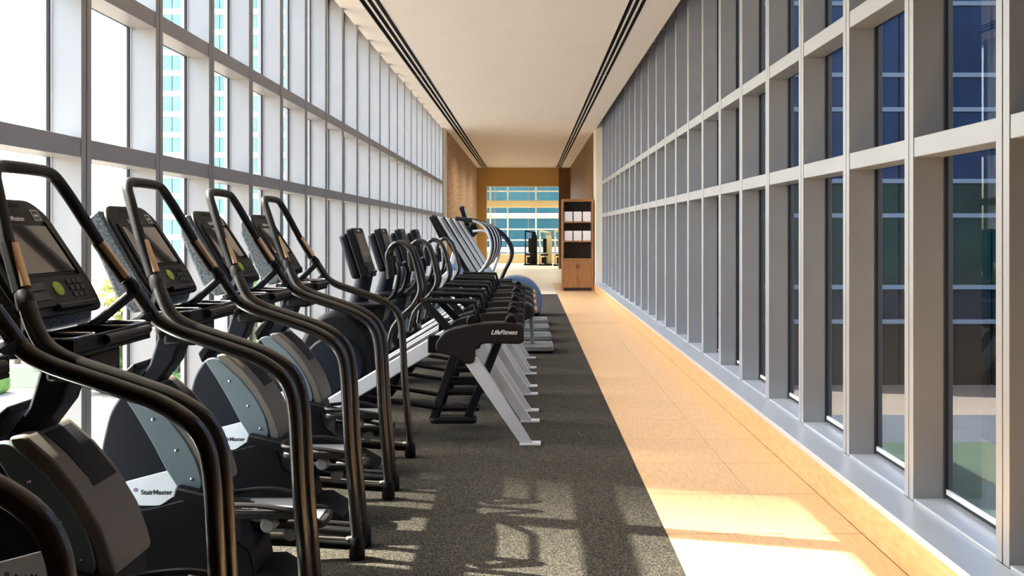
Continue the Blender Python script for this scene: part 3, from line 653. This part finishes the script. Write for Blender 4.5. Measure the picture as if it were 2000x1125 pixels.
MB().prism(rnd(L([(-1.15, 1.36), (-1.15, 1.58), (-0.92, 1.58), (-0.85, 1.45), (-0.95, 1.34)]), 0.05), -0.2, 0.2).build('handle_hub', 'black', b, 0.02)

# ------------------------------------------------------------------ shelf cabinet with towels
cb = empty('shelf_cabinet', (1.205, 20.75, 0)); tag(cb, 'brown wooden cabinet with open towel shelves above two doors', 'cabinet')
cw, cd = 0.385, 0.40
for s in (-1, 1): MB().box(*sorted((s*cw, s*(cw-0.045))), 0, cd, 0.0, 2.24).build('side_panel', 'cabinet_wood', cb, 0.003)
MB().box(-cw+0.045, cw-0.045, 0, cd, 2.18, 2.24).build('top_panel', 'cabinet_wood', cb, 0.003)
MB().box(-cw+0.045, cw-0.045, cd-0.02, cd, 0.06, 2.18).build('back_panel', 'cabinet_inside', cb)
MB().box(-cw+0.045, cw-0.045, 0.02, cd-0.02, 0.0, 0.07).build('plinth', 'cabinet_inside', cb)
for z, t in ((0.74, 0.05), (1.19, 0.035), (1.66, 0.035)):
    MB().box(-cw+0.045, cw-0.045, 0.0, cd-0.02, z, z+t).build('shelf', 'cabinet_wood', cb, 0.003)
for s in (-1, 1):
    d = MB().box(*sorted((s*0.003, s*(cw-0.048))), -0.005, 0.018, 0.075, 0.735).build('door', 'cabinet_wood', cb, 0.003)
    MB().box(*sorted((s*0.02, s*0.032)), -0.018, -0.005, 0.55, 0.66).build('door_handle', 'cabinet_inside', d, 0.003)
tw = MB(); 
tw.prism(rnd([(-0.102, 0.0), (0.102, 0.0), (0.102, 0.06), (-0.102, 0.06)], 0.028, 4), 0, 0.28)
tme = tw.mesh('folded_towel'); tme.materials.append(M['towel'])
pos = ['left', 'middle', 'right']
for r, z in enumerate((1.695, 1.225)):
    for c in range(3):
        t = empty('towel_stack', (1.205-0.225+0.225*c, 20.78, z)); 
        for j in range(4):
            o = link('folded_towel', tme, t); o.location = (0, 0, 0.06*j)
        tag(t, '%s stack of white folded towels on the %s cabinet shelf' % (pos[c], ('upper', 'lower')[r]), 'towels', 'white towels on the cabinet shelves')

# ------------------------------------------------------------------ weight machines in the far room
def weight_machine(x, y, kind, label):
    r = empty('weight_machine', (x, y, 0)); tag(r, label, 'weight machine', 'weight machines in the far room')
    col = 'tan_machine' if kind else 'black'
    MB().box(-0.30, 0.30, -0.25, 0.25, 0.0, 0.06).build('base', 'black', r, 0.01)
    MB().box(-0.26, -0.20, -0.05, 0.05, 0.06, 1.50).build('upright', col, r, 0.01)
    MB().prism(rnd([(-0.06, 0.06), (0.28, 0.06), (0.28, 1.2), (0.2, 1.42), (0.06, 1.45), (0.0, 1.0)], 0.05), 0.0, 0.2).build('weight_tower', col, r, 0.02)
    for j in range(5): MB().box(-0.16, 0.06, -0.10, 0.10, 0.08+0.055*j, 0.13+0.055*j).build('weight_plate', 'dark_void', r, 0.004)
    MB().bar((-0.26, 0, 1.47), (0.22, 0, 1.40), 0.06, 0.07).build('top_beam', col, r, 0.01)
    MB().prism(rnd([(-0.2, 0.42), (0.12, 0.42), (0.12, 0.50), (-0.2, 0.50)], 0.03), -0.35, -0.12).build('seat_pad', 'black', r, 0.01)
    MB().prism(rnd([(-0.1, 0.55), (0.06, 0.55), (0.06, 1.15), (-0.1, 1.15)], 0.03), -0.14, -0.08).build('back_pad', 'black', r, 0.01)
    MB().tube(cr([(-0.2, -0.1, 1.2), (-0.24, -0.3, 1.0), (-0.18, -0.4, 0.8)]), 0.025, 8).build('lever_arm', col, r)
    return r
weight_machine(0.10, 36.6, 0, 'dark weight machine tower before the far window')
weight_machine(0.72, 36.3, 1, 'tan weight machine before the far window, left of another tan one')
weight_machine(1.36, 36.0, 1, 'tan weight machine before the far window, partly behind the shelf cabinet')

# ------------------------------------------------------------------ outdoors
GZ = -8.5
struct('ground', MB().box(-400, 400, -200, 600, GZ-1, GZ), 'pavement', 'pale paved ground outside below the windows', 'ground')
struct('road', MB().box(5, 200, 40, 46, GZ, GZ+0.02), 'asphalt', 'dark asphalt street outside the right windows', 'road')
struct('plaza', MB().box(6, 200, 46, 54.8, GZ, GZ+0.02), 'plaza', 'tan paved plaza in front of the blue office block', 'plaza')
struct('lawn_right', MB().box(5, 120, -20, 40, GZ, GZ+0.03), 'lawn', 'green lawn outside below the right windows', 'lawn')
struct('lawn_left', MB().box(-90, -6, 54, 62, GZ, GZ+0.03), 'lawn', 'narrow green lawn strip outside below the left windows', 'lawn')
struct('bridge_deck', MB().box(-2.5, 2.3, -1.7, YW+0.3, -0.9, -0.35), 'concrete', 'concrete deck carrying the corridor above the ground', 'deck')

def tower(name, x0, x1, y0, y1, z1, rows, ncol, bandm, glassf, label, cat='building', z0=GZ):
    """facade facing the camera; rows = list of (band height, window height)"""
    r = empty(name, ((x0+x1)/2, y0, z0)); tag(r, label, cat)
    hx = (x1-x0)/2
    MB().box(-hx, hx, 0.4, y1-y0, 0, z1-z0).build('core', bandm, r)
    cwid = 2*hx/ncol; z = 0; i = 0
    while z < z1-z0-0.5:
        bh, wh = rows[i % len(rows)]
        MB().box(-hx, hx, -0.1, 0.4, z, z+bh).build('floor_band', bandm, r)
        for c in range(ncol):
            MB().box(-hx+c*cwid+0.08, -hx+(c+1)*cwid-0.08, 0.0, 0.4, z+bh+0.03, z+bh+wh-0.03).build('window', glassf(z+z0, c), r)
        z += bh+wh; i += 1
    return r
tower('glass_tower', -76, -38, 170, 195, 62, [(1.2, 2.9)], 8, 'tower_band', lambda z, c: 'tower_glass', 'pale teal glass tower with white floor bands outside the left windows')
def reflected_rows(z, c):  # lower rows carry reflected tones, put into the panel colour
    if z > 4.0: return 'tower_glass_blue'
    if z > -2.6: return 'tower_reflect_green'
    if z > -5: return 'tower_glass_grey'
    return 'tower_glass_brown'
tower('office_block', 9, 75, 55, 75, 26, [(0.28, 1.95), (0.28, 4.35)], 22, 'blue_band', reflected_rows, 'dark blue office block with pale floor lines outside the right windows', z0=GZ-2.88)
tower('teal_building', -15, 15, 95, 110, 30, [(0.6, 3.2)], 8, 'tower_band', lambda z, c: 'teal_far', 'teal glass building seen through the far room window')
wg = empty('shade_wing', (38, -20, GZ)); tag(wg, 'unseen wing added beside the blue office block to shade the right windows', 'building')
MB().box(-6, 6, -80, 74.5, 0, 35.6).build('core', 'blue_band', wg)  # wing added out of view to cut daylight from the right
for k in range(8):
    for j in range(11):
        MB().box(-6.2, -6.0, -79.8+14*j, -66.0+14*j, 0.2+4.4*k, 4.5+4.4*k).build('window', 'tower_glass_blue', wg)
mb_ = empty('stone_shade_block', (20, -20, GZ)); tag(mb_, 'unseen brown stone building added behind on the right to darken the near fins', 'building')
MB().box(-17.6, 0, -20, 18.3, 0, 19).build('core', 'stone', mb_)  # added out of view to block skylight and brown the near fins
for k in range(4):
    for j in range(3):
        MB().box(-15.5+5.2*j, -12.5+5.2*j, 18.3, 18.4, 2+4.2*k, 4.4+4.2*k).build('window', 'tower_glass_brown', mb_)
# unseen high rise added to keep sun off the corridor's far half
nb = empty('sun_blocker', (-130, 46, GZ)); tag(nb, 'unseen grey concrete high rise added far off to the left to block the sun', 'building')
MB().box(-7, 7, -10.35, 12, 0, 165).build('core', 'concrete', nb)
for k in range(40):
    MB().box(7.0, 7.25, -9.8, 11.5, 2.0+4*k, 4.2+4*k).build('window_strip', 'tower_glass', nb)

def leaf_mesh(n, rx, rz, size, m, seed):
    rg = random.Random(seed); v, f = [], []
    blobs = [(rg.uniform(-.5, .5)*rx, rg.uniform(-.5, .5)*rx, rg.uniform(-.45, .5)*rz, rg.uniform(.35, .6)) for _ in range(9)]
    for _ in range(n):
        bx, by, bz, br = rg.choice(blobs)
        d = Vector((rg.gauss(0, 1), rg.gauss(0, 1), rg.gauss(0, 1))).normalized()*(rg.random()**0.4)
        p = Vector((bx+d.x*br*rx, by+d.y*br*rx, bz+d.z*br*rz))
        a = Vector((rg.gauss(0, 1), rg.gauss(0, 1), rg.gauss(0, 1))).normalized(); b_ = a.orthogonal().normalized()
        s = size*rg.uniform(.6, 1.3); i = len(v)
        v += [tuple(p-a*s), tuple(p+b_*s*0.6), tuple(p+a*s), tuple(p-b_*s*0.6)]; f.append((i, i+1, i+2, i+3))
    me = bpy.data.meshes.new('crown'); me.from_pydata(v, [], f); me.materials.append(M[m]); return me
crowns = {'leaf_green': leaf_mesh(2600, 3.0, 3.2, 0.30, 'leaf_green', 1), 'leaf_yellow': leaf_mesh(2600, 3.2, 3.4, 0.30, 'leaf_yellow', 2)}
def tree(x, y, top, m, label, sc=1.0):
    zc = top-3.4*sc
    r = empty('tree', (x, y, GZ)); tag(r, label, 'tree', 'trees outside the left windows')
    o = link('crown', crowns[m], r); o.location = (0, 0, zc-GZ); o.scale = (sc, sc, sc); o.rotation_euler = (0, 0, random.uniform(0, 6))
    h = zc-GZ
    MB().tube([(0, 0, 0), (0.1, 0, h*0.5), (0, 0.1, h)], [0.28, 0.2, 0.1], 8).build('trunk', 'bark', r)
    for k in range(4):
        a = k*1.6
        MB().tube([(0, 0, h*0.7), (math.cos(a)*0.9*sc, math.sin(a)*0.9*sc, h+0.3*sc), (math.cos(a)*1.6*sc, math.sin(a)*1.6*sc, h+1.6*sc)], [0.1, 0.07, 0.03], 6).build('branch', 'bark', r)
for x, y, top, m, sc, lb in ((-38.5, 64, 3.2, 'leaf_yellow', 1.3, 'yellow green tree outside behind the leftmost console'),
                             (-30, 66, 0.6, 'leaf_yellow', 1.25, 'yellow tree outside between the first two consoles'),
                             (-26, 52, -4.0, 'leaf_green', 0.8, 'green tree outside below the second console tray'),
                             (-24.5, 60, -3.5, 'leaf_green', 0.9, 'green tree outside behind the second climber neck'),
                             (-50, 74, 0.5, 'leaf_yellow', 1.2, 'pale yellow tree outside at the left picture edge'),
                             (-24, 74, -1.6, 'leaf_green', 1.1, 'green tree outside behind the third climber'),
                             (-19, 84, -1.5, 'leaf_green', 1.1, 'green tree outside beyond the fourth climber')):
    tree(x, y, top, m, lb, sc)
for x, y, lb in ((-33.5, 52, 'clipped green hedge outside at the lower left'), (-22, 50.5, 'clipped green hedge outside behind the second climber')):
    hm = leaf_mesh(900, 1.6, 0.8, 0.18, 'leaf_green', int(x*10)); hm.name = 'foliage'
    r = empty('hedge', (x, y, GZ)); tag(r, lb, 'hedge', 'hedges outside the left windows')
    o = link('foliage', hm, r); o.location = (0, 0, 0.9)
    MB().box(-1.4, 1.4, -0.9, 0.9, 0, 1.1).build('hedge_core', 'leaf_green', r, 0.3)
# parked car
cr_ = empty('parked_car', (-40.5, 67, GZ), 0.35); tag(cr_, 'white car parked outside below the left windows', 'car')
bd = [(-2.2, 0.35), (-2.25, 0.75), (-1.5, 0.92), (-0.8, 1.42), (0.9, 1.45), (1.6, 0.98), (2.2, 0.9), (2.25, 0.35)]
MB().prism(rnd(bd, 0.15), -0.85, 0.85).build('car_body', 'car_white', cr_, 0.06)
for s in (-1, 1):
    MB().prism(rnd([(-1.25, 0.95), (-0.72, 1.35), (0.82, 1.37), (1.35, 0.98)], 0.06), *sorted((s*0.84, s*0.862))).build('side_window', 'car_glass', cr_)
    for wx in (-1.4, 1.4):
        w = MB().lathe([(0.2, s*0.70), (0.33, s*0.70), (0.34, s*0.80), (0.30, s*0.88), (0.2, s*0.88)], (wx, 0, 0.34), 'Y', 18).build('wheel', 'gasket', cr_)
        MB().lathe([(0.0, s*0.88), (0.2, s*0.88), (0.17, s*0.90), (0.0, s*0.91)], (wx, 0, 0.34), 'Y', 14).build('hub_cap', 'chrome', w)
